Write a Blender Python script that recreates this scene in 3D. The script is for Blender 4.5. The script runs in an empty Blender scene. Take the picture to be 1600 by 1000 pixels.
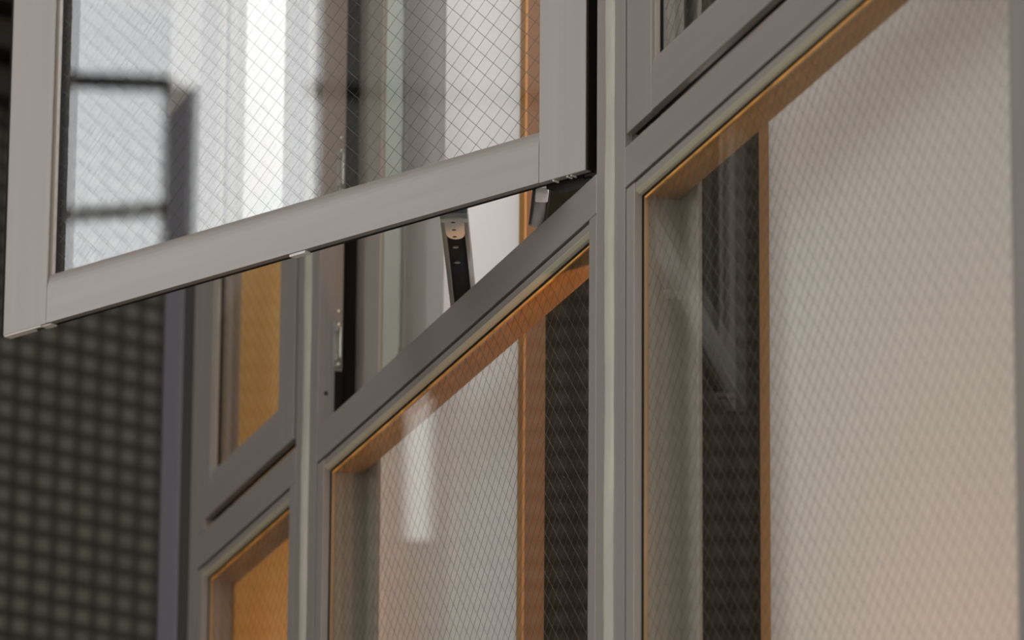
import bpy, bmesh, math, random
from mathutils import Vector, Matrix
random.seed(7)
S = bpy.context.scene
COL = S.collection

# ------------------------------------------------------------------ camera
F = 10000.0
right = Vector((0.3150, 0.2765, 0.9079)); 
rows = [(0.3150, 0.9491, 0.0072), (0.2765, -0.0991, 0.9559), (0.9079, -0.2991, -0.2937)]
cam_d = bpy.data.cameras.new('camera'); cam = bpy.data.objects.new('camera', cam_d); COL.objects.link(cam)
cr, cu, cb = [Vector(r).normalized() for r in rows]
M = Matrix(((cr.x, cu.x, cb.x, 5.4005), (cr.y, cu.y, cb.y, -1.8801), (cr.z, cu.z, cb.z, -1.82), (0, 0, 0, 1)))
cam.matrix_world = M
cam_d.sensor_width = 36.0
cam_d.lens = F / 1600 * 36.0
cam_d.clip_start = 0.1; cam_d.clip_end = 400
cam_d.dof.use_dof = True
cam_d.dof.focus_distance = 6.25
cam_d.dof.aperture_fstop = 8.0
S.camera = cam

# ------------------------------------------------------------------ world, sky light, exposure
S.view_settings.view_transform = 'Standard'
S.view_settings.look = 'None'
S.view_settings.exposure = 0.0
S.view_settings.gamma = 1.0
S.view_settings.use_curve_mapping = False
W = bpy.data.worlds.new('overcast_sky'); S.world = W; W.use_nodes = True
wn = W.node_tree.nodes; wl = W.node_tree.links; wn.clear()
w_out = wn.new('ShaderNodeOutputWorld'); w_bg = wn.new('ShaderNodeBackground')
w_tc = wn.new('ShaderNodeTexCoord'); w_dot = wn.new('ShaderNodeVectorMath'); w_dot.operation = 'DOT_PRODUCT'
w_dot.inputs[1].default_value = Vector((-0.42, -0.86, 0.25)).normalized()      # the bright part of the cloud cover
w_map = wn.new('ShaderNodeMapRange'); w_map.inputs['From Min'].default_value = 0.957; w_map.inputs['From Max'].default_value = 0.99
w_map.inputs['To Min'].default_value = 0.0; w_map.inputs['To Max'].default_value = 1.0; w_map.interpolation_type = 'SMOOTHSTEP'
w_noi = wn.new('ShaderNodeTexNoise'); w_noi.inputs['Scale'].default_value = 6.0; w_noi.inputs['Detail'].default_value = 3.0
w_mix = wn.new('ShaderNodeMix'); w_mix.data_type = 'RGBA'
w_mix.inputs['A'].default_value = (0.92, 0.89, 0.85, 1); w_mix.inputs['B'].default_value = (5.7, 5.8, 5.95, 1)
w_mul = wn.new('ShaderNodeMix'); w_mul.data_type = 'RGBA'; w_mul.blend_type = 'MULTIPLY'; w_mul.inputs['Factor'].default_value = 0.25
wl.new(w_tc.outputs['Generated'], w_dot.inputs[0]); wl.new(w_dot.outputs['Value'], w_map.inputs['Value'])
wl.new(w_map.outputs['Result'], w_mix.inputs['Factor']); wl.new(w_tc.outputs['Generated'], w_noi.inputs['Vector'])
wl.new(w_mix.outputs['Result'], w_mul.inputs['A']); wl.new(w_noi.outputs['Fac'], w_mul.inputs['B'])
wl.new(w_mul.outputs['Result'], w_bg.inputs['Color']); wl.new(w_bg.outputs[0], w_out.inputs[0])
w_d2 = wn.new('ShaderNodeVectorMath'); w_d2.operation = 'DOT_PRODUCT'; w_d2.inputs[1].default_value = Vector((0.9, -0.35, 0.25)).normalized()
w_m2 = wn.new('ShaderNodeMapRange'); w_m2.inputs['From Min'].default_value = -0.2; w_m2.inputs['From Max'].default_value = 1.0
w_m2.inputs['To Min'].default_value = 0.85; w_m2.inputs['To Max'].default_value = 1.6
wl.new(w_tc.outputs['Generated'], w_d2.inputs[0]); wl.new(w_d2.outputs['Value'], w_m2.inputs['Value'])
w_v = wn.new('ShaderNodeVectorMath'); w_v.operation = 'SCALE'; wl.new(w_m2.outputs['Result'], w_v.inputs['Scale'])
w_v.inputs[0].default_value = (0.70, 0.672, 0.64); wl.new(w_v.outputs[0], w_mix.inputs['A'])
w_bg.inputs['Strength'].default_value = 1.0

# ------------------------------------------------------------------ materials
def mat(name, col, rough=0.5, metal=0.0, var=0.0, scale=(4, 4, 4), bump=0.0, bscale=200.0, spec=0.5, emit=None):
    m = bpy.data.materials.new(name); m.use_nodes = True
    n = m.node_tree.nodes; l = m.node_tree.links
    b = n['Principled BSDF']
    b.inputs['Base Color'].default_value = (*col, 1); b.inputs['Roughness'].default_value = rough
    b.inputs['Metallic'].default_value = metal; b.inputs['Specular IOR Level'].default_value = spec
    tc = n.new('ShaderNodeTexCoord')
    if var:
        mp = n.new('ShaderNodeMapping'); mp.inputs['Scale'].default_value = scale
        nz = n.new('ShaderNodeTexNoise'); nz.inputs['Scale'].default_value = 1.0; nz.inputs['Detail'].default_value = 4.0
        rp = n.new('ShaderNodeMapRange'); rp.inputs['From Min'].default_value = 0.3; rp.inputs['From Max'].default_value = 0.7
        rp.inputs['To Min'].default_value = 1 - var; rp.inputs['To Max'].default_value = 1 + var
        mx = n.new('ShaderNodeVectorMath'); mx.operation = 'SCALE'; mx.inputs[0].default_value = col
        l.new(tc.outputs['Object'], mp.inputs['Vector']); l.new(mp.outputs[0], nz.inputs['Vector'])
        l.new(nz.outputs['Fac'], rp.inputs['Value']); l.new(rp.outputs[0], mx.inputs['Scale']); l.new(mx.outputs[0], b.inputs['Base Color'])
    if bump:
        nb = n.new('ShaderNodeTexNoise'); nb.inputs['Scale'].default_value = bscale
        bp = n.new('ShaderNodeBump'); bp.inputs['Strength'].default_value = bump; bp.inputs['Distance'].default_value = 0.001
        l.new(tc.outputs['Object'], nb.inputs['Vector']); l.new(nb.outputs['Fac'], bp.inputs['Height']); l.new(bp.outputs[0], b.inputs['Normal'])
    if emit:
        b.inputs['Emission Color'].default_value = (*emit[:3], 1); b.inputs['Emission Strength'].default_value = emit[3]
    return m

def glass_mat(name, tint, f0=0.05, gain=1.0, graz=1.0):
    """thin clear glass: transparent, with a mirror reflection that grows towards grazing angles (Schlick)"""
    m = bpy.data.materials.new(name); m.use_nodes = True
    n = m.node_tree.nodes; l = m.node_tree.links; n.clear()
    o = n.new('ShaderNodeOutputMaterial'); t = n.new('ShaderNodeBsdfTransparent'); g = n.new('ShaderNodeBsdfGlossy'); mx = n.new('ShaderNodeMixShader')
    t.inputs[0].default_value = (*tint, 1); g.inputs['Roughness'].default_value = 0.0; g.inputs['Color'].default_value = (1, 1, 1, 1)
    geo = n.new('ShaderNodeNewGeometry'); d = n.new('ShaderNodeVectorMath'); d.operation = 'DOT_PRODUCT'
    l.new(geo.outputs['Incoming'], d.inputs[0]); l.new(geo.outputs['Normal'], d.inputs[1])
    def mth(op, a, b=None):
        k = n.new('ShaderNodeMath'); k.operation = op
        for i, v in enumerate((a, b)):
            if v is None: continue
            if isinstance(v, (int, float)): k.inputs[i].default_value = v
            else: l.new(v, k.inputs[i])
        return k.outputs[0]
    c = mth('ABSOLUTE', d.outputs['Value']); p = mth('POWER', mth('SUBTRACT', 1.0, c), 5.0)
    fr = mth('MULTIPLY', mth('ADD', mth('MULTIPLY', p, (1 - f0) * graz), f0), gain)
    l.new(fr, mx.inputs[0]); l.new(t.outputs[0], mx.inputs[1]); l.new(g.outputs[0], mx.inputs[2]); l.new(mx.outputs[0], o.inputs[0])
    return m

ALU = mat('anodised_aluminium', (0.345, 0.312, 0.284), 0.42, 0.25, 0.05, (60, 60, 1.5))
ALU_H = mat('anodised_aluminium_rail', (0.345, 0.312, 0.284), 0.40, 0.25, 0.05, (1.5, 60, 60))
ALU_IN = mat('inner_frame_taupe', (0.37, 0.33, 0.285), 0.5, 0.15, 0.05, (50, 50, 1))
SEAL = mat('weathered_silicone', (0.52, 0.485, 0.415), 0.75, 0, 0.12, (25, 25, 9), 0.5, 60)
BLACK = mat('black_rubber', (0.010, 0.009, 0.007), 0.7, spec=0.2)
DARKM = mat('dark_metal', (0.06, 0.055, 0.045), 0.35, 0.6)
TAN = mat('tan_nylon', (0.86, 0.80, 0.72), 0.5)
CREAM = mat('cream_nylon', (0.97, 0.92, 0.88), 0.45)
STEEL = mat('brushed_steel', (0.42, 0.41, 0.38), 0.35, 0.8)
BRIGHT = mat('polished_rivet', (0.8, 0.78, 0.72), 0.22, 1.0)
ORANGE = mat('amber_glazing_strip', (0.95, 0.46, 0.10), 0.5, 0, 0.3, (40, 40, 40))
BEAD_LIT = mat('lit_bead_underside', (0.56, 0.51, 0.38), 0.5)  # bead underside made paler; light from below put into the colour
STRIP = mat('tan_glazing_strip', (0.40, 0.26, 0.14), 0.6, 0, 0.2, (40, 40, 10))
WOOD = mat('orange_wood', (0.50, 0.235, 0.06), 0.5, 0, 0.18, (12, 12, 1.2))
WOOD_SHADE = mat('shaded_orange_wood', (0.20, 0.085, 0.022), 0.5, 0, 0.2, (12, 12, 1.2))  # side of the orange wood, its shade put into the colour
WOOD_H = mat('brown_wood_board', (0.42, 0.225, 0.08), 0.5, 0, 0.2, (2, 14, 14))
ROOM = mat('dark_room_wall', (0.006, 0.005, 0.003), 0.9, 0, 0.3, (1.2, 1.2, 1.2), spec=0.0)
PLAST = mat('grey_render', (0.30, 0.29, 0.28), 0.85, 0, 0.1, (3, 3, 3))
POST = mat('blue_grey_paint', (0.20, 0.20, 0.235), 0.6)
ASPH = mat('pale_pavement', (0.46, 0.45, 0.43), 0.9, 0, 0.2, (5, 5, 5))
OPP = mat('grey_brown_facade', (0.66, 0.63, 0.60), 0.8, 0, 0.2, (1, 1, 1))
WIRE = mat('glass_wire', (0.10, 0.10, 0.09), 0.5, 0.3)
G_SASH = glass_mat('sash_glass', (0.985, 0.99, 0.985), 0.062, graz=0.45)
G_FIX = glass_mat('fixed_glass', (0.98, 0.98, 0.965), 0.035, graz=0.6)

def translucent(name, col, part, var=0.0, scale=(4, 4, 4)):
    m = mat(name, col, 0.7, 0, var, scale); n = m.node_tree.nodes; l = m.node_tree.links
    b = n['Principled BSDF']; t = n.new('ShaderNodeBsdfTranslucent'); mx = n.new('ShaderNodeMixShader'); mx.inputs[0].default_value = part
    t.inputs[0].default_value = (*col, 1)
    l.new(b.outputs[0], mx.inputs[1]); l.new(t.outputs[0], mx.inputs[2]); l.new(mx.outputs[0], n['Material Output'].inputs[0])
    return m
WHITE = translucent('white_paper_board', (0.85, 0.845, 0.83), 0.42)
SKY_SHEET = translucent('sky_reflection_sheet', (0.88, 0.89, 0.87), 0.46)
MESHG = translucent('grey_screen_fabric', (0.67, 0.66, 0.635), 0.58)
SCREEN = translucent('pale_screen_stile', (0.90, 0.95, 0.92), 0.62)
TANP = translucent('tan_curtain', (0.64, 0.50, 0.28), 0.5, 0.2, (5, 5, 2.2))

def tile_mat():
    m = bpy.data.materials.new('mosaic_tile'); m.use_nodes = True
    n = m.node_tree.nodes; l = m.node_tree.links; b = n['Principled BSDF']
    tc = n.new('ShaderNodeTexCoord'); mp = n.new('ShaderNodeMapping'); mp.vector_type = 'POINT'
    mp.inputs['Rotation'].default_value = (math.radians(90), 0, 0)
    mp.inputs['Location'].default_value = (0.012, 0, 0)
    br = n.new('ShaderNodeTexBrick'); br.offset = 0.0; br.squash = 1.0
    br.inputs['Scale'].default_value = 1.0; br.inputs['Brick Width'].default_value = 0.0403; br.inputs['Row Height'].default_value = 0.035
    br.inputs['Mortar Size'].default_value = 0.0072; br.inputs['Mortar Smooth'].default_value = 0.2; br.inputs['Bias'].default_value = 0.0
    br.inputs['Color1'].default_value = (0.175, 0.165, 0.128, 1); br.inputs['Color2'].default_value = (0.140, 0.134, 0.105, 1)
    br.inputs['Mortar'].default_value = (0.022, 0.015, 0.009, 1)
    l.new(tc.outputs['Object'], mp.inputs[0]); l.new(mp.outputs[0], br.inputs['Vector']); l.new(br.outputs['Color'], b.inputs['Base Color'])
    b.inputs['Roughness'].default_value = 0.55
    return m
TILE = tile_mat()

# ------------------------------------------------------------------ helpers
def box(bm, x0, x1, y0, y1, z0, z1):
    v = [bm.verts.new(p) for p in ((x0, y0, z0), (x1, y0, z0), (x1, y1, z0), (x0, y1, z0), (x0, y0, z1), (x1, y0, z1), (x1, y1, z1), (x0, y1, z1))]
    for f in ((0, 3, 2, 1), (4, 5, 6, 7), (0, 1, 5, 4), (1, 2, 6, 5), (2, 3, 7, 6), (3, 0, 4, 7)):
        bm.faces.new([v[i] for i in f])
def prism_x(bm, prof, x0, x1):      # prof: (y, z) points
    a = [bm.verts.new((x0, y, z)) for y, z in prof]; b = [bm.verts.new((x1, y, z)) for y, z in prof]
    n = len(prof); bm.faces.new(a); bm.faces.new(b[::-1])
    for i in range(n): bm.faces.new((a[i], b[i], b[(i + 1) % n], a[(i + 1) % n]))
def prism_z(bm, prof, z0, z1):      # prof: (x, y) points
    a = [bm.verts.new((x, y, z0)) for x, y in prof]; b = [bm.verts.new((x, y, z1)) for x, y in prof]
    n = len(prof); bm.faces.new(a); bm.faces.new(b[::-1])
    for i in range(n): bm.faces.new((a[i], b[i], b[(i + 1) % n], a[(i + 1) % n]))
def cyl(bm, c, axis, r, h, seg=20, r2=None):
    g = bmesh.ops.create_cone(bm, cap_ends=True, segments=seg, radius1=r, radius2=r if r2 is None else r2, depth=h)
    q = Vector((0, 0, 1)).rotation_difference(Vector(axis)).to_matrix().to_4x4()
    bmesh.ops.transform(bm, matrix=Matrix.Translation(c) @ q, verts=g['verts'])
def bar(bm, p, q, r, seg=4):
    p = Vector(p); q = Vector(q); d = (q - p); d.normalize()
    s = d.cross(Vector((0, 1, 0))); s.normalize(); t = d.cross(s)
    A = []; B = []
    for k in range(seg):
        o = s * math.cos(2 * math.pi * k / seg) * r + t * math.sin(2 * math.pi * k / seg) * r
        A.append(bm.verts.new(p + o)); B.append(bm.verts.new(q + o))
    for k in range(seg): bm.faces.new((A[k], A[(k + 1) % seg], B[(k + 1) % seg], B[k]))
def obj(name, bm, m, parent=None, bevel=0.0, smooth=False):
    bmesh.ops.recalc_face_normals(bm, faces=bm.faces)
    me = bpy.data.meshes.new(name); bm.to_mesh(me); bm.free()
    o = bpy.data.objects.new(name, me); COL.objects.link(o); me.materials.append(m)
    if parent: o.parent = parent
    if smooth:
        for p in me.polygons: p.use_smooth = True
    if bevel:
        b = o.modifiers.new('edge', 'BEVEL'); b.width = bevel; b.segments = 2; b.limit_method = 'ANGLE'
    return o
def one(fn, *a):
    bm = bmesh.new(); fn(bm, *a); return bm
def boxes(*bs):
    bm = bmesh.new()
    for b in bs: box(bm, *b)
    return bm
def tag(o, label=None, cat=None, group=None, kind=None):
    if label: o['label'] = label
    if cat: o['category'] = cat
    if group: o['group'] = group
    if kind: o['kind'] = kind
    return o
def empty(name, loc=(0, 0, 0), rz=0.0, **k):
    o = bpy.data.objects.new(name, None); COL.objects.link(o); o.location = loc; o.rotation_euler = (0, 0, rz)
    o.empty_display_size = 0.05
    return tag(o, **k)
def shell(name, bm, m, parent=None): return tag(obj(name, bm, m, parent), kind='structure')

CW, CH = 0.0222, 0.0197             # one diamond of the wired glass: width, height
def wires(x0, x1, z0, z1, y, ox=0.0, oz=0.0, r=0.00019):
    """two families of straight diagonal wires, clipped to the pane"""
    bm = bmesh.new(); k = CH / CW
    for sgn in (1, -1):
        # lines z - oz = sgn*k*(x-ox) + n*CH
        cs = [z - oz - sgn * k * (x - ox) for x in (x0, x1) for z in (z0, z1)]
        for n in range(math.floor(min(cs) / CH), math.ceil(max(cs) / CH) + 1):
            c = n * CH; pts = []
            za = oz + sgn * k * (x0 - ox) + c; zb = oz + sgn * k * (x1 - ox) + c
            xa, xb = x0, x1
            def xz(z): return ox + (z - oz - c) / (sgn * k)
            if za < z0: xa = xz(z0); za = z0
            if za > z1: xa = xz(z1); za = z1
            if zb < z0: xb = xz(z0); zb = z0
            if zb > z1: xb = xz(z1); zb = z1
            if xb - xa > 0.002: bar(bm, (xa, y + sgn * 0.00025, za), (xb, y + sgn * 0.00025, zb), r)
    return bm

# ------------------------------------------------------------------ the facade grid
mL, mA, mB, mC = -1.4969, -1.0168, -0.0127, 1.0145      # centre of each mullion's sealant joint
ZT0, ZT1 = 0.058, 0.0975                                # transom face
ZB, ZTOP = -1.15, 1.22                                  # lowest and highest edge of the windows
SZ0 = 0.109                                             # lower edge of the casement sashes
GZ = 0.0425                                             # head of the fixed glass

def mullion(m, label, keep=False, leftend=False):
    t = empty('mullion', (m, 0, ZB), label=label, cat='window mullion')
    z0, z1 = 0.0, ZTOP - ZB
    sides = ((-1, 1) if not leftend else (1,))
    for s in sides:
        bm = bmesh.new()
        a, b = sorted((s * 0.011, s * (0.0425 if s > 0 else 0.0388))); box(bm, a, b, 0.0, 0.027, z0, z1)
        if s > 0:
            for yy in (0.006, 0.0125, 0.0185): box(bm, 0.0425, 0.0431, yy, yy + 0.0016, z0 + (SZ0 - ZB - 0.01), z1)
        obj('jamb', bm, ALU, t, 0.0006)
    obj('core', boxes((-0.030 if not leftend else 0.011, 0.030, 0.0271, 0.0459, z0, z1)), BLACK, t)
    obj('inner_casing', boxes((-0.115, 0.115, 0.046, 0.0508, z0, z1) if not leftend else (0.0, 0.030, 0.046, 0.050, z0, z1)), ALU_IN, t, 0.0015)
    if leftend: return t
    # sealant joint: lumpy tooled bead
    bm = bmesh.new(); n = 240; prev = None
    for i in range(n + 1):
        z = z0 + (z1 - z0) * i / n
        w = 0.0128 + 0.0009 * math.sin(i * 0.31) * math.sin(i * 0.113 + 1) + random.uniform(-.0004, .0004)
        h = 0.0030 + 0.0009 * math.sin(i * 0.21 + 2) + random.uniform(-.0003, .0003)
        ring = [bm.verts.new((w * math.sin(a), 0.0005 - h * (math.cos(a) ** 0.8 if math.cos(a) > 0 else 0), z)) for a in [math.radians(d) for d in (-90, -60, -30, 0, 30, 60, 90)]]
        if prev:
            for k in range(6): bm.faces.new((prev[k], prev[k + 1], ring[k + 1], ring[k]))
        prev = ring
    sl = obj('sealant_bead', bm, SEAL, t, smooth=True); sl['label'] = 'pale weathered sealant bead running down the joint'
    if keep:
        # strike keepers riveted to the jamb face that looks to the right
        for zc, up in ((0.193, False), (0.392, True)):
            zz = zc - ZB; yk = 0.0225; X = 0.0432
            k = obj('latch_keeper', boxes((X, X + 0.0012, yk - 0.0065, yk + 0.0042, zz - 0.026, zz + 0.026),
                                          (X + 0.0012, X + 0.008, yk - 0.0050, yk - 0.0030, zz + 0.013, zz + 0.020),
                                          (X + 0.0012, X + 0.008, yk - 0.0050, yk - 0.0030, zz - 0.020, zz - 0.013)), STEEL, t, 0.0005)
            k['label'] = 'steel latch keeper, upper one behind the sash glass' if up else 'steel latch keeper in the open gap'
            obj('keeper_bar', boxes((X + 0.005, X + 0.0095, yk - 0.0012, yk + 0.0006, zz - 0.018, zz + 0.018)), BRIGHT, k, 0.0005)
            for dz in (0.0225, -0.0225, 0.038):
                bm = bmesh.new(); bmesh.ops.create_uvsphere(bm, u_segments=14, v_segments=8, radius=0.0026)
                bmesh.ops.scale(bm, vec=(0.7, 1, 1), verts=bm.verts); bmesh.ops.translate(bm, vec=(X + 0.0014 if abs(dz) < .03 else X, yk - (0.0 if abs(dz) < .03 else 0.0), zz + dz), verts=bm.verts)
                obj('rivet', bm, BRIGHT, k, smooth=True)
        bm = bmesh.new(); cyl(bm, (0.0433, 0.009, 0.137 - ZB), (1, 0, 0), 0.0022, 0.001); obj('screw', bm, DARKM, t)
        obj('seal_strip', boxes((0.0305, 0.0436, 0.0185, 0.0268, 0.04, 0.163 - ZB)), BLACK, t)
    return t

mullion(mA, 'taupe aluminium mullion carrying two steel latch keepers, beside the open gap', keep=True)
mullion(mB, 'taupe mullion with pale sealant line between the open sash and right window')
mullion(mC, 'mauve-grey mullion cut off by the right edge of the photo')
mullion(mL, 'blurred end jamb of the window row, beside the blue-grey post', leftend=True)

def fixed_window(idx, a, b, label):
    """lower fixed light between mullion centres a and b: frame, transom, beads, strip, wired glass, wooden lining"""
    t = empty('window_%d' % idx, (a, 0, ZB), kind='structure')
    D = -ZB; w = b - a
    xl, xr = 0.069, w - 0.060
    # front frame (jambs flush with the transom)
    obj('window_frame', boxes((0.047, xl, 0.0, 0.009, 0.03, ZT0 + D - 0.003), (xr, w - 0.0390, 0.0, 0.009, 0.03, ZT0 + D - 0.0005),
                              (0.047, w - 0.047, 0.0, 0.03, 0.0, 0.045)), ALU, t, 0.0004)
    tr = obj('transom', boxes((0.0427, w - 0.0390, 0.0, 0.0458, ZT0 + D, ZT1 + D), (0.047, w - 0.047, 0.0, 0.03, ZT0 + D - 0.0031, ZT0 + D - 0.0001) if False else (0.0427, w - 0.0427, 0.038, 0.0458, ZT1 + D, ZT1 + D + 0.004)), ALU_H, t, 0.0006)
    obj('shadow_gap', boxes((0.0426, 0.0470, 0.006, 0.020, 0.0, ZT0 + D - 0.0001), (xl, xr, 0.0079, 0.0105, ZT0 + D - 0.010, ZT0 + D - 0.0001)), BLACK, t)
    # head bead: recessed upright face, then a splayed underside
    bm = bmesh.new(); prism_x(bm, [(0.0012, 0.0548 + D), (0.0012, 0.0478 + D), (0.0078, 0.0478 + D), (0.0078, 0.0548 + D)], xl, xr)
    bd = obj('glazing_bead', bm, ALU_H, t)
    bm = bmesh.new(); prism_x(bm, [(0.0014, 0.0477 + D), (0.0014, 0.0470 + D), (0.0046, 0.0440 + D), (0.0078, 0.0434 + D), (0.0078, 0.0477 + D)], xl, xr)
    lp = obj('bead_underside', bm, BEAD_LIT, bd); lp['label'] = 'underside of the bead, light put into its olive beige colour'
    # rubber gasket and amber strip round the glass
    g = 0.0018
    obj('gasket', boxes((xl, xl + g, 0.0076, 0.0090, 0.045, GZ + D), (xr - g, xr, 0.0076, 0.0090, 0.045, GZ + D), (xl, xr, 0.0079, 0.0090, GZ + D - 0.0010, GZ + D + 0.0003), (xl, xr, 0.006, 0.009, 0.045, 0.045 + g)), BLACK, t)
    s = 0.0034
    for q in ((xl, xl + s, 0.0091, 0.0135, 0.045, GZ + D), (xr - s, xr, 0.0091, 0.0135, 0.045, GZ + D)):
        obj('side_strip', boxes(q), STRIP, t)
    obj('glazing_strip', boxes((xl + s, xr - s, 0.0091, 0.0105, GZ + D - 0.0030, GZ + D)), ORANGE, t)
    # lining behind the glass
    obj('inner_jamb', boxes((0.0427, xl, 0.0207, 0.0459 if idx > 1 else 0.036, 0.0, GZ + D), (xr, w - 0.0427, 0.0207, 0.0459, 0.0, GZ + D), (0.0475, xl, 0.0137, 0.0207, 0.0, GZ + D), (xr, w - 0.0427, 0.0137, 0.0207, 0.0, GZ + D)), ALU_IN, t)
    h = obj('head_lining', boxes((0.0475, w - 0.0427, 0.0107, 0.0440, GZ + D + 0.0001, ZT0 + D - 0.0002)), WOOD_H if idx > 1 else ALU_IN, t); h['label'] = 'brown wooden lining under the transom' if idx > 1 else 'taupe lining under the transom'
    obj('inner_rail', boxes((0.1155, w - 0.1155, 0.0460, 0.0508, ZT0 + D, ZT1 + D + 0.004)), WOOD_H, t)
    gl = obj('glass_pane', boxes((xl + s + 0.0001, xr - s - 0.0001, 0.0107, 0.0165, 0.0455, GZ + D - 0.0003)), G_FIX, t)
    wm = obj('wire_mesh', wires(xl + 0.001, xr - 0.001, 0.046, GZ + D - 0.001, 0.0136, 0.006 * idx, 0.004 * idx), WIRE, gl)
    return t
fixed_window(1, mL, mA, '')
fixed_window(2, mA, mB, '')
fixed_window(3, mB, mC, '')

# ------------------------------------------------------------------ casement sashes
def sash(loc, rz, w, label, sl=0.065, sr=0.061, is_open=False, ox=0.0, oz=0.0):
    """origin at the lower right (hinge side) corner of the front face; body runs to -x, front looks to -y"""
    t = empty('casement_sash', loc, rz, label=label, cat='window sash')
    H = ZTOP - SZ0 - 0.012; R = 0.0535; X0 = -w; X1 = 0.0; T = 0.008
    xi0, xi1 = X0 + sl, X1 - sr
    j = 0.0004
    for (a, b) in ((X0, xi0 - j), (xi1 + j, X1)):
        obj('stile', boxes((a, b, 0.0, T, 0.0, H)), ALU, t, 0.0005)
    # bottom rail: gently rounded towards the glass
    prof = [(0.0, 0.0006), (0.0, R - 0.020)] + [(0.0045 * (1 - math.cos(math.radians(d))), R - 0.020 + 0.020 * math.sin(math.radians(d))) for d in (15, 30, 45, 60, 75, 90)] + [(T, R), (T, 0.0006)]
    for z, fl in ((0.0, 1), (H, -1)):
        bm = bmesh.new(); prism_x(bm, [(y, z + fl * q) for y, q in prof], xi0, xi1)
        o = obj('rail', bm, ALU_H, t, smooth=False)
    # rubber seals showing as a dark line outside the flange
    e = 0.0038
    sealb = [(X0 + 0.001, X0 + 0.004, T, T + 0.004, 0.003, H),
             (X0, X1, T - 0.0078 + 0.0078, T + 0.0035, 0.0002, 0.006), (X1 - 0.004, X1 + (0.002 if is_open else -0.001), T, T + 0.022, 0.002, H)] + ([(X1 + 0.0002, X1 + 0.0022, 0.0012, T, 0.0006, H), (X0 - 0.0038, X0 - 0.0001, 0.0008, 0.0035, 0.0, H)] if is_open else [])
    obj('weather_seal', boxes(*sealb), BLACK, t)
    # body of the sash behind the flange (set back from the lower edge)
    k = 0.022
    obj('inner_frame', boxes((X0 + 0.001, xi0 - 0.004, T + 0.0041, 0.034, k, H - k), (xi1 + 0.004, X1 - 0.005, T + 0.0041, 0.034, k, H - k),
                             (xi0 - 0.004, xi1 + 0.004, T + 0.0041, 0.034, k, R - 0.004), (xi0 - 0.004, xi1 + 0.004, T + 0.0041, 0.034, H - R + 0.004, H - k)), BLACK if is_open else ALU, t)
    # glazing rebate seen on the left stile: pale bead then black gasket
    obj('glazing_bead', boxes((xi0 - 0.003, xi0 + 0.0034, 0.0031, 0.0078, R - 0.001, H - R)), ALU_IN, t, 0.0004)
    obj('glazing_bead', boxes((xi1 - 0.002, xi1 + 0.003, 0.0051, T, R - 0.001, H - R)), ALU_IN, t, 0.0004)
    obj('gasket', boxes((xi0 - 0.001, xi0 + 0.0016, 0.0082, 0.0118, R - 0.001, H - R), (xi1 - 0.003, xi1, T + 0.0001, 0.0118, R - 0.001, H - R), (xi0, xi1, T + 0.0001, 0.0118, R - 0.004, R - 0.0005)), BLACK, t)
    gl = obj('glass_pane', boxes((xi0 - 0.001, xi1 + 0.001, 0.0120, 0.0178, R - 0.004, H - R + 0.004)), G_SASH, t)
    obj('wire_mesh', wires(xi0, xi1, R - 0.003, H - R + 0.003, 0.0148, ox, oz, 0.00026 if is_open else 0.0002), WIRE, gl)
    if is_open:
        c = obj('end_cap', boxes((X0 + 0.001, X0 + 0.030, 0.0005, 0.0095, -0.0014, 0.0), (X0 + 0.0302, X0 + 0.042, 0.0050, 0.0095, -0.0014, 0.0), (X0 + 0.030, X0 + 0.056, 0.0005, 0.0020, -0.0014, 0.0), (X0 + 0.056, X0 + 0.070, 0.0020, 0.0110, -0.0014, 0.0)), TAN, t); c['label'] = 'tan plastic end cap'
        c = obj('drip_clip', boxes((-0.400, -0.378, 0.0015, 0.0095, -0.0022, 0.0006)), CREAM, t, 0.0004); c['label'] = 'cream clip under the bottom rail'
        obj('hinge_plate', boxes((-0.060, -0.012, 0.0100, 0.0122, -0.0035, 0.004), (-0.060, -0.006, 0.0122, 0.0300, -0.0035, -0.0015)), BLACK, t, 0.0003)
        obj('hinge_lug', boxes((-0.0435, -0.0420, 0.0010, 0.0085, -0.0016, 0.0), (-0.0255, -0.0242, 0.0010, 0.0085, -0.0016, 0.0), (-0.0200, -0.0190, 0.0010, 0.0085, -0.0016, 0.0)), TAN, t)
    return t
PHI = math.radians(28.65)
sash((-0.0773, -0.0024, SZ0), PHI, 0.8168, 'taupe framed casement sash of wired glass swung wide open', is_open=True, ox=-0.1805, oz=0.2331 - SZ0)
sash((mC - 0.0475, -0.001, SZ0), 0.0, (mC - 0.0475) - 0.0375, 'closed wired-glass casement sash at the top right', sl=0.068)
sash((mA - 0.0475, -0.001, SZ0), 0.0, (mA - 0.0475) + 1.4205, 'narrow closed casement sash above the amber-lit pane, leftmost bay', sl=0.020)
tag(obj('blocking_piece', boxes((mL + 0.0432, -1.4215, 0.0, 0.030, ZT1 + 0.0005, ZTOP)), ALU, None, 0.0006), 'taupe packing strip between end jamb and narrow closed sash', 'frame strip')

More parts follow.
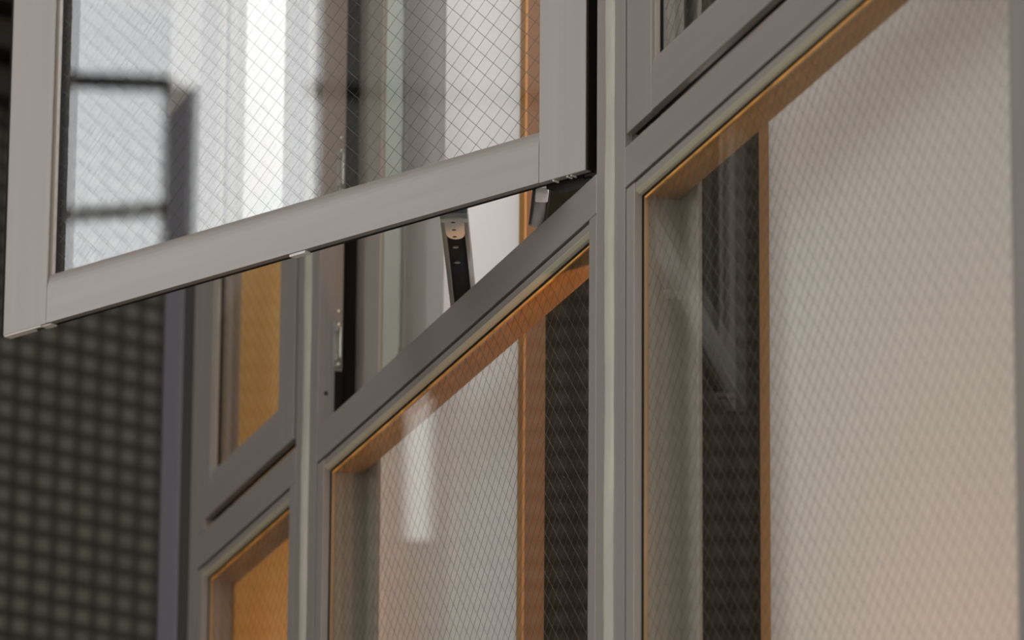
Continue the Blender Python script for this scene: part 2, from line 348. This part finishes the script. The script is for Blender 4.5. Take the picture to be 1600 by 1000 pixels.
# ------------------------------------------------------------------ stay arms in the open gap
def lerp_frame(p, q): 
    d = Vector(q) - Vector(p); return math.atan2(d.y, d.x), d.length
ARM1 = ((-0.2883, -0.0663, 0.118), (-0.5015, 0.0105, 0.118))
ARM2 = ((-0.1682, -0.0155, 0.113), (-0.2920, 0.0213, 0.113))
def stay():
    p, q = ARM1
    an, L = lerp_frame(p, q); L += 0.13
    t = empty('window_stay', p, an, label='grey steel channel stay arm with tan plug, under the open sash', cat='window stay')
    w = 0.0135; h = 0.011
    obj('channel', boxes((0, L, -w, -w + 0.0045, 0, h), (0, L, w - 0.0045, w, 0, h), (0, L, -w + 0.0045, w - 0.0045, h - 0.002, h)), STEEL, t, 0.0006)
    obj('inner_slider', boxes((0.03, L, -w + 0.0048, w - 0.0048, h - 0.0045, h - 0.0021)), BLACK, t)
    bm = bmesh.new()
    pr = [(0.001, -w + 0.0005), (0.001, w - 0.0005), (0.010, w - 0.0008), (0.0102, w - 0.0036), (0.048, w - 0.0042)] + [(0.048 + 0.016 * math.cos(a), 0.0090 * math.sin(a)) for a in [math.radians(d) for d in (75, 60, 45, 30, 15, 0, -15, -30, -45, -60, -75)]] + [(0.048, -w + 0.0042), (0.0102, -w + 0.0036), (0.010, -w + 0.0008)]
    prism_z(bm, pr, -0.0012, 0.004); pl = obj('end_plug', bm, TAN, t, 0.0003); pl['label'] = 'tan plastic end plug'
    for x in (0.009, 0.033, 0.055):
        bm = bmesh.new(); cyl(bm, (x, 0.0 + 0.001, -0.0012), (0, 0, 1), 0.0021, 0.0006); obj('pin_hole', bm, DARKM, pl)
    for x in (0.11, 0.16):
        bm = bmesh.new(); cyl(bm, (x, 0.002, 0.0058), (0, 0, 1), 0.003, 0.0014); obj('rivet', bm, STEEL, t)
    obj('bracket', boxes((-0.013, 0.010, -w, w, h, h + 0.0005), (-0.014, -0.0005, -w, w, 0.0005, h)), mat('galvanised_bracket', (0.35, 0.39, 0.40), 0.4, 0.6), t, 0.0005)
    return t
stay()
def pivot():
    p, q = ARM2
    an, L = lerp_frame(p, q)
    t = empty('pivot_arm', p, an, label='short dark pivot arm with cream block, near the hinge corner', cat='window stay')
    bm = bmesh.new()
    n = 14; prev = None
    for i in range(n + 1):
        x = 0.004 + (L - 0.004) * i / n; ww = 0.0088; zz = 0.004 + 0.003 * (i / n) ** 2
        r = [bm.verts.new(v) for v in ((x, -ww, zz + 0.002), (x, -ww * 0.6, zz - 0.0005), (x, 0, zz - 0.0018), (x, ww * 0.6, zz - 0.0005), (x, ww, zz + 0.002), (x, 0, zz + 0.004))]
        if prev:
            for k in range(6): bm.faces.new((prev[k], prev[(k + 1) % 6], r[(k + 1) % 6], r[k]))
        else: bm.faces.new(r)
        prev = r
    bm.faces.new(prev[::-1]); obj('blade', bm, mat('dark_bronze', (0.035, 0.03, 0.024), 0.3, 0.1), t, smooth=True)
    b = obj('pivot_block', boxes((-0.008, 0.020, -0.0062, 0.0062, -0.0035, 0.0035)), CREAM, t, 0.001); b['label'] = 'cream plastic block'
    return t
pivot()

# ------------------------------------------------------------------ behind the windows
YP = 0.12
def panel(name, x0, x1, z0, z1, m, label, cat, y=YP, th=0.02, wood_right=None, wood_left=None):
    t = empty(name, ((x0 + x1) / 2, y, z0), label=label, cat=cat)
    c = (x0 + x1) / 2; h = z1 - z0
    obj('board', boxes((x0 - c, x1 - c, 0.0, th, 0, h)), m, t)
    if wood_right:
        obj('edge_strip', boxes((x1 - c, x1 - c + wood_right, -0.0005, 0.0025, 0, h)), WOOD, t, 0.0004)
        o = obj('edge_side', boxes((x1 - c + 0.0001, x1 - c + wood_right - 0.0004, 0.0026, th + 0.0015, 0, h)), WOOD_SHADE, t, 0.0005); o['label'] = 'side of the wooden edge, shade put into its colour'
    if wood_left:
        obj('edge_strip', boxes((x0 - c - wood_left, x0 - c, -0.0005, th, 0, h)), WOOD, t, 0.0005)
    return t
panel('white_panel', -1.290, -0.6467, -1.44, 1.50, WHITE, 'white board with an orange wooden edge behind the middle window', 'panel', wood_right=0.0172, th=0.0225)
panel('white_panel', 0.0930, 1.35, -1.44, 1.50, WHITE, 'large white board behind the right window, glowing warm at its foot', 'panel', wood_left=0.0252)
panel('tan_curtain', -1.595, -1.13, -1.44, 0.473, TANP, 'tan and orange curtain panel behind the narrow left bay', 'curtain', th=0.008, y=0.084)
bl = obj('reflection_sheet', boxes((-1.595, -1.13, 0.078, 0.080, 0.473, 1.45)), SKY_SHEET); tag(bl, 'added white sheet for the bright sky reflection, left bay', 'blind')  # added sheet; its white stands in for sky reflected in the glass
sc = empty('insect_screen', (-0.98, 0.092, ZT1), label='part-drawn grey insect screen with pale stile, left in the open gap', cat='insect screen')
obj('stile', boxes((-0.060, 0.018, 0, 0.0012, 0.004, 1.15)), SCREEN, sc)
obj('screen_fabric', boxes((0.004, 0.152, 0.002, 0.0032, 0.004, 1.15)), MESHG, sc)

# the room itself
XL = -1.60
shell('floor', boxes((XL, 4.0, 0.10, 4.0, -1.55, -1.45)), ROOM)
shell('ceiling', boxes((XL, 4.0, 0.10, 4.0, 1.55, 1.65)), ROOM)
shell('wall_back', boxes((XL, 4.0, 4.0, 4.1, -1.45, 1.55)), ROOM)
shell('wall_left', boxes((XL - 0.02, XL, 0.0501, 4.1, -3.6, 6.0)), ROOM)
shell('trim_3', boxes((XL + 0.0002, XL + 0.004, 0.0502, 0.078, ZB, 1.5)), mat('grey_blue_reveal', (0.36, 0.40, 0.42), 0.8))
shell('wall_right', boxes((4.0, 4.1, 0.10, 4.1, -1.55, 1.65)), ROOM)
shell('wall_front', boxes((XL + 0.001, 4.1, 0.0, 0.09, -3.6, ZB - 0.001)), PLAST)
shell('wall_front_upper', boxes((XL + 0.001, 4.1, 0.0, 0.09, ZTOP + 0.001, 6.0)), PLAST)
shell('wall_front_side', boxes((mC + 0.1151, 4.1, 0.0, 0.09, ZB, ZTOP)), PLAST)
def lamp(loc, r, power, col, label, h=0.30):  # added lamp, unseen, there to backlight a panel
    t = empty('warm_fill_lamp', loc, label=label, cat='lamp')
    bm = bmesh.new(); cyl(bm, (0, 0, 0.008), (0, 0, 1), 0.06, 0.016, 28); cyl(bm, (0, 0, h * 0.3 + 0.012), (0, 0, 1), 0.006, h * 0.6, 12); obj('stand', bm, DARKM, t)
    bm = bmesh.new(); bmesh.ops.create_cone(bm, cap_ends=False, segments=32, radius1=0.085, radius2=0.055, depth=0.13); bmesh.ops.translate(bm, vec=(0, 0, h * 0.85), verts=bm.verts)
    o = obj('lamp_shade', bm, translucent('lamp_shade_paper_%.1f' % power, (0.9, 0.75, 0.5), 0.6), t, smooth=True)
    m = o.modifiers.new('thick', 'SOLIDIFY'); m.thickness = 0.001
    ld = bpy.data.lights.new('warm_fill_light', 'POINT'); ld.energy = power; ld.color = col; ld.shadow_soft_size = 0.04
    lo = bpy.data.objects.new('warm_fill_light', ld); COL.objects.link(lo); lo.parent = t; lo.location = (0, 0, h * 0.85)
lamp((0.50, 0.40, -1.45), 0, 95.0, (1.0, 0.50, 0.20), 'added warm lamp, unseen, lighting the right white board from behind')
lamp((-1.49, 0.36, -1.45), 0, 130.0, (1.0, 0.50, 0.20), 'added warm lamp, unseen, lighting the tan curtain from behind', 0.9)
# added unseen ceiling lamps that backlight the boards
for x, y, p, lab in ((0.25, 1.2, 76, 'added round ceiling fill lamp, unseen, deep in the room, right'), (-1.25, 0.7, 105, 'added round ceiling fill lamp, unseen, left')):
    t = empty('ceiling_fill', (x, y, 1.55), label=lab, cat='lamp')
    bm = bmesh.new(); cyl(bm, (0, 0, -0.025), (0, 0, 1), 0.2, 0.05, 40); obj('housing', bm, SEAL, t)
    ld = bpy.data.lights.new('ceiling_fill_light', 'AREA'); ld.shape = 'DISK'; ld.size = 0.36; ld.energy = p; ld.color = (0.97, 0.96, 1.0)
    lo = bpy.data.objects.new('ceiling_fill_light', ld); COL.objects.link(lo); lo.parent = t; lo.location = (0, 0, -0.055); lo.rotation_euler = (math.radians(-35), 0, 0)

# ------------------------------------------------------------------ left end of the facade and the alley
ps = obj('corner_post', boxes((-1.622, -1.540, 0.0, 0.05, -3.6, 0.66)), POST, None, 0.002); tag(ps, 'blue-grey painted corner post left of the window row', 'post')
shell('trim_1', boxes((-1.5399, mL + 0.0105, 0.0015, 0.045, -3.6, 0.66)), mat('recess_shade', (0.06, 0.056, 0.052), 0.8))  # flush strip; the shade of a recess is put into its colour
shell('trim_2', boxes((-1.622, mL + 0.0105, 0.0, 0.045, 0.661, ZTOP)), mat('pale_trim', (0.5, 0.48, 0.46), 0.6))

TW = Vector((-0.351, 0.936, 0)).normalized(); an = math.atan2(TW.y, TW.x)
P0 = Vector((-4.202, 0.561, 0.0))
# wall local frame: x along TW, front face at local y=+0 looking towards the camera
tw = shell('wall_tiled', boxes((-4.5, 4.0, 0.0, 0.3, -3.6, 1.535)), TILE); tw.location = P0; tw.rotation_euler = (0, 0, an)
tu = shell('wall_upper', boxes((-4.5, 4.0, 0.03, 0.3, 1.535, 6.5)), mat('olive_cladding', (0.16, 0.135, 0.09), 0.8, 0, 0.2, (2, 2, 2))); tu.location = P0; tu.rotation_euler = (0, 0, an)
for z0, z1, lab in ((1.537, 1.57, 'lowest dark ledge on the far wall, above the mosaic tiles'), (1.618, 1.64, 'middle dark ledge on the far wall'), (1.70, 1.74, 'topmost dark ledge on the far wall')):
    o = obj('wall_ledge', boxes((-4.5, 4.0, -0.05, 0.03, z0, z1)), mat('dark_ledge', (0.02, 0.018, 0.014), 0.7)); o.location = P0; o.rotation_euler = (0, 0, an)
    tag(o, lab, 'ledge')
shell('ground', boxes((-14, 12, -14, 6, -3.7, -3.6)), ASPH)
shell('wall_opposite', boxes((-3.0, 2.5, -12.0, -9.0, -3.6, 7.5)), OPP)

# utility pole and sagging lines across the street (they mirror in the open sash)
up = empty('utility_pole', (-3.33, -8.9, -3.6), label='dark utility pole across the street, mirrored in the open sash', cat='utility pole')
bm = bmesh.new(); cyl(bm, (0, 0, 3.53), (0, 0, 1), 0.048, 7.06, 24, 0.040); obj('pole', bm, DARKM, up, smooth=True)
def cable(z0, z1, x0, x1, r, label):
    bm = bmesh.new(); n = 24; pr = None
    for i in range(n + 1):
        u = i / n; c = Vector((x0 + (x1 - x0) * u, -8.82, z0 + (z1 - z0) * u))
        ring = [bm.verts.new(c + Vector((0, r * math.cos(a), r * math.sin(a)))) for a in [k * math.pi / 4 for k in range(8)]]
        if pr:
            for k in range(8): bm.faces.new((pr[k], pr[(k + 1) % 8], ring[(k + 1) % 8], ring[k]))
        pr = ring
    tag(obj('overhead_cable', bm, BLACK, smooth=True), label, 'cable')
cable(3.805, 3.45, -6.4, -3.33, 0.022, 'upper thick dark cable fixed to the pole top, mirrored in the sash')
cable(3.405, 2.86, -2.96, 1.6, 0.024, 'dark cable running along the pale building opposite, faint in the sash glass')
cable(3.16, 3.12, -6.4, -3.33, 0.018, 'lower dark cable fixed to the pole, mirrored in the sash')

# added glow strip on the tiled wall for a bright reflection in the pane
nw = empty('glow_strip', P0 + TW * (-1.588), an, label='added tall glowing strip on the tiled wall, mirrored in the middle pane', cat='window')
obj('pane', boxes((-0.019, 0.019, -0.004, -0.001, 0.735, 1.33)), mat('glow_pane', (0.5, 0.5, 0.48), 0.5, emit=(0.95, 1.0, 1.0, 0.85)), nw)
obj('frame', boxes((-0.027, -0.0191, -0.010, -0.001, 0.725, 1.34), (0.0191, 0.027, -0.010, -0.001, 0.725, 1.34), (-0.019, 0.019, -0.010, -0.001, 0.725, 0.7349), (-0.019, 0.019, -0.010, -0.001, 1.3301, 1.34)), DARKM, nw)
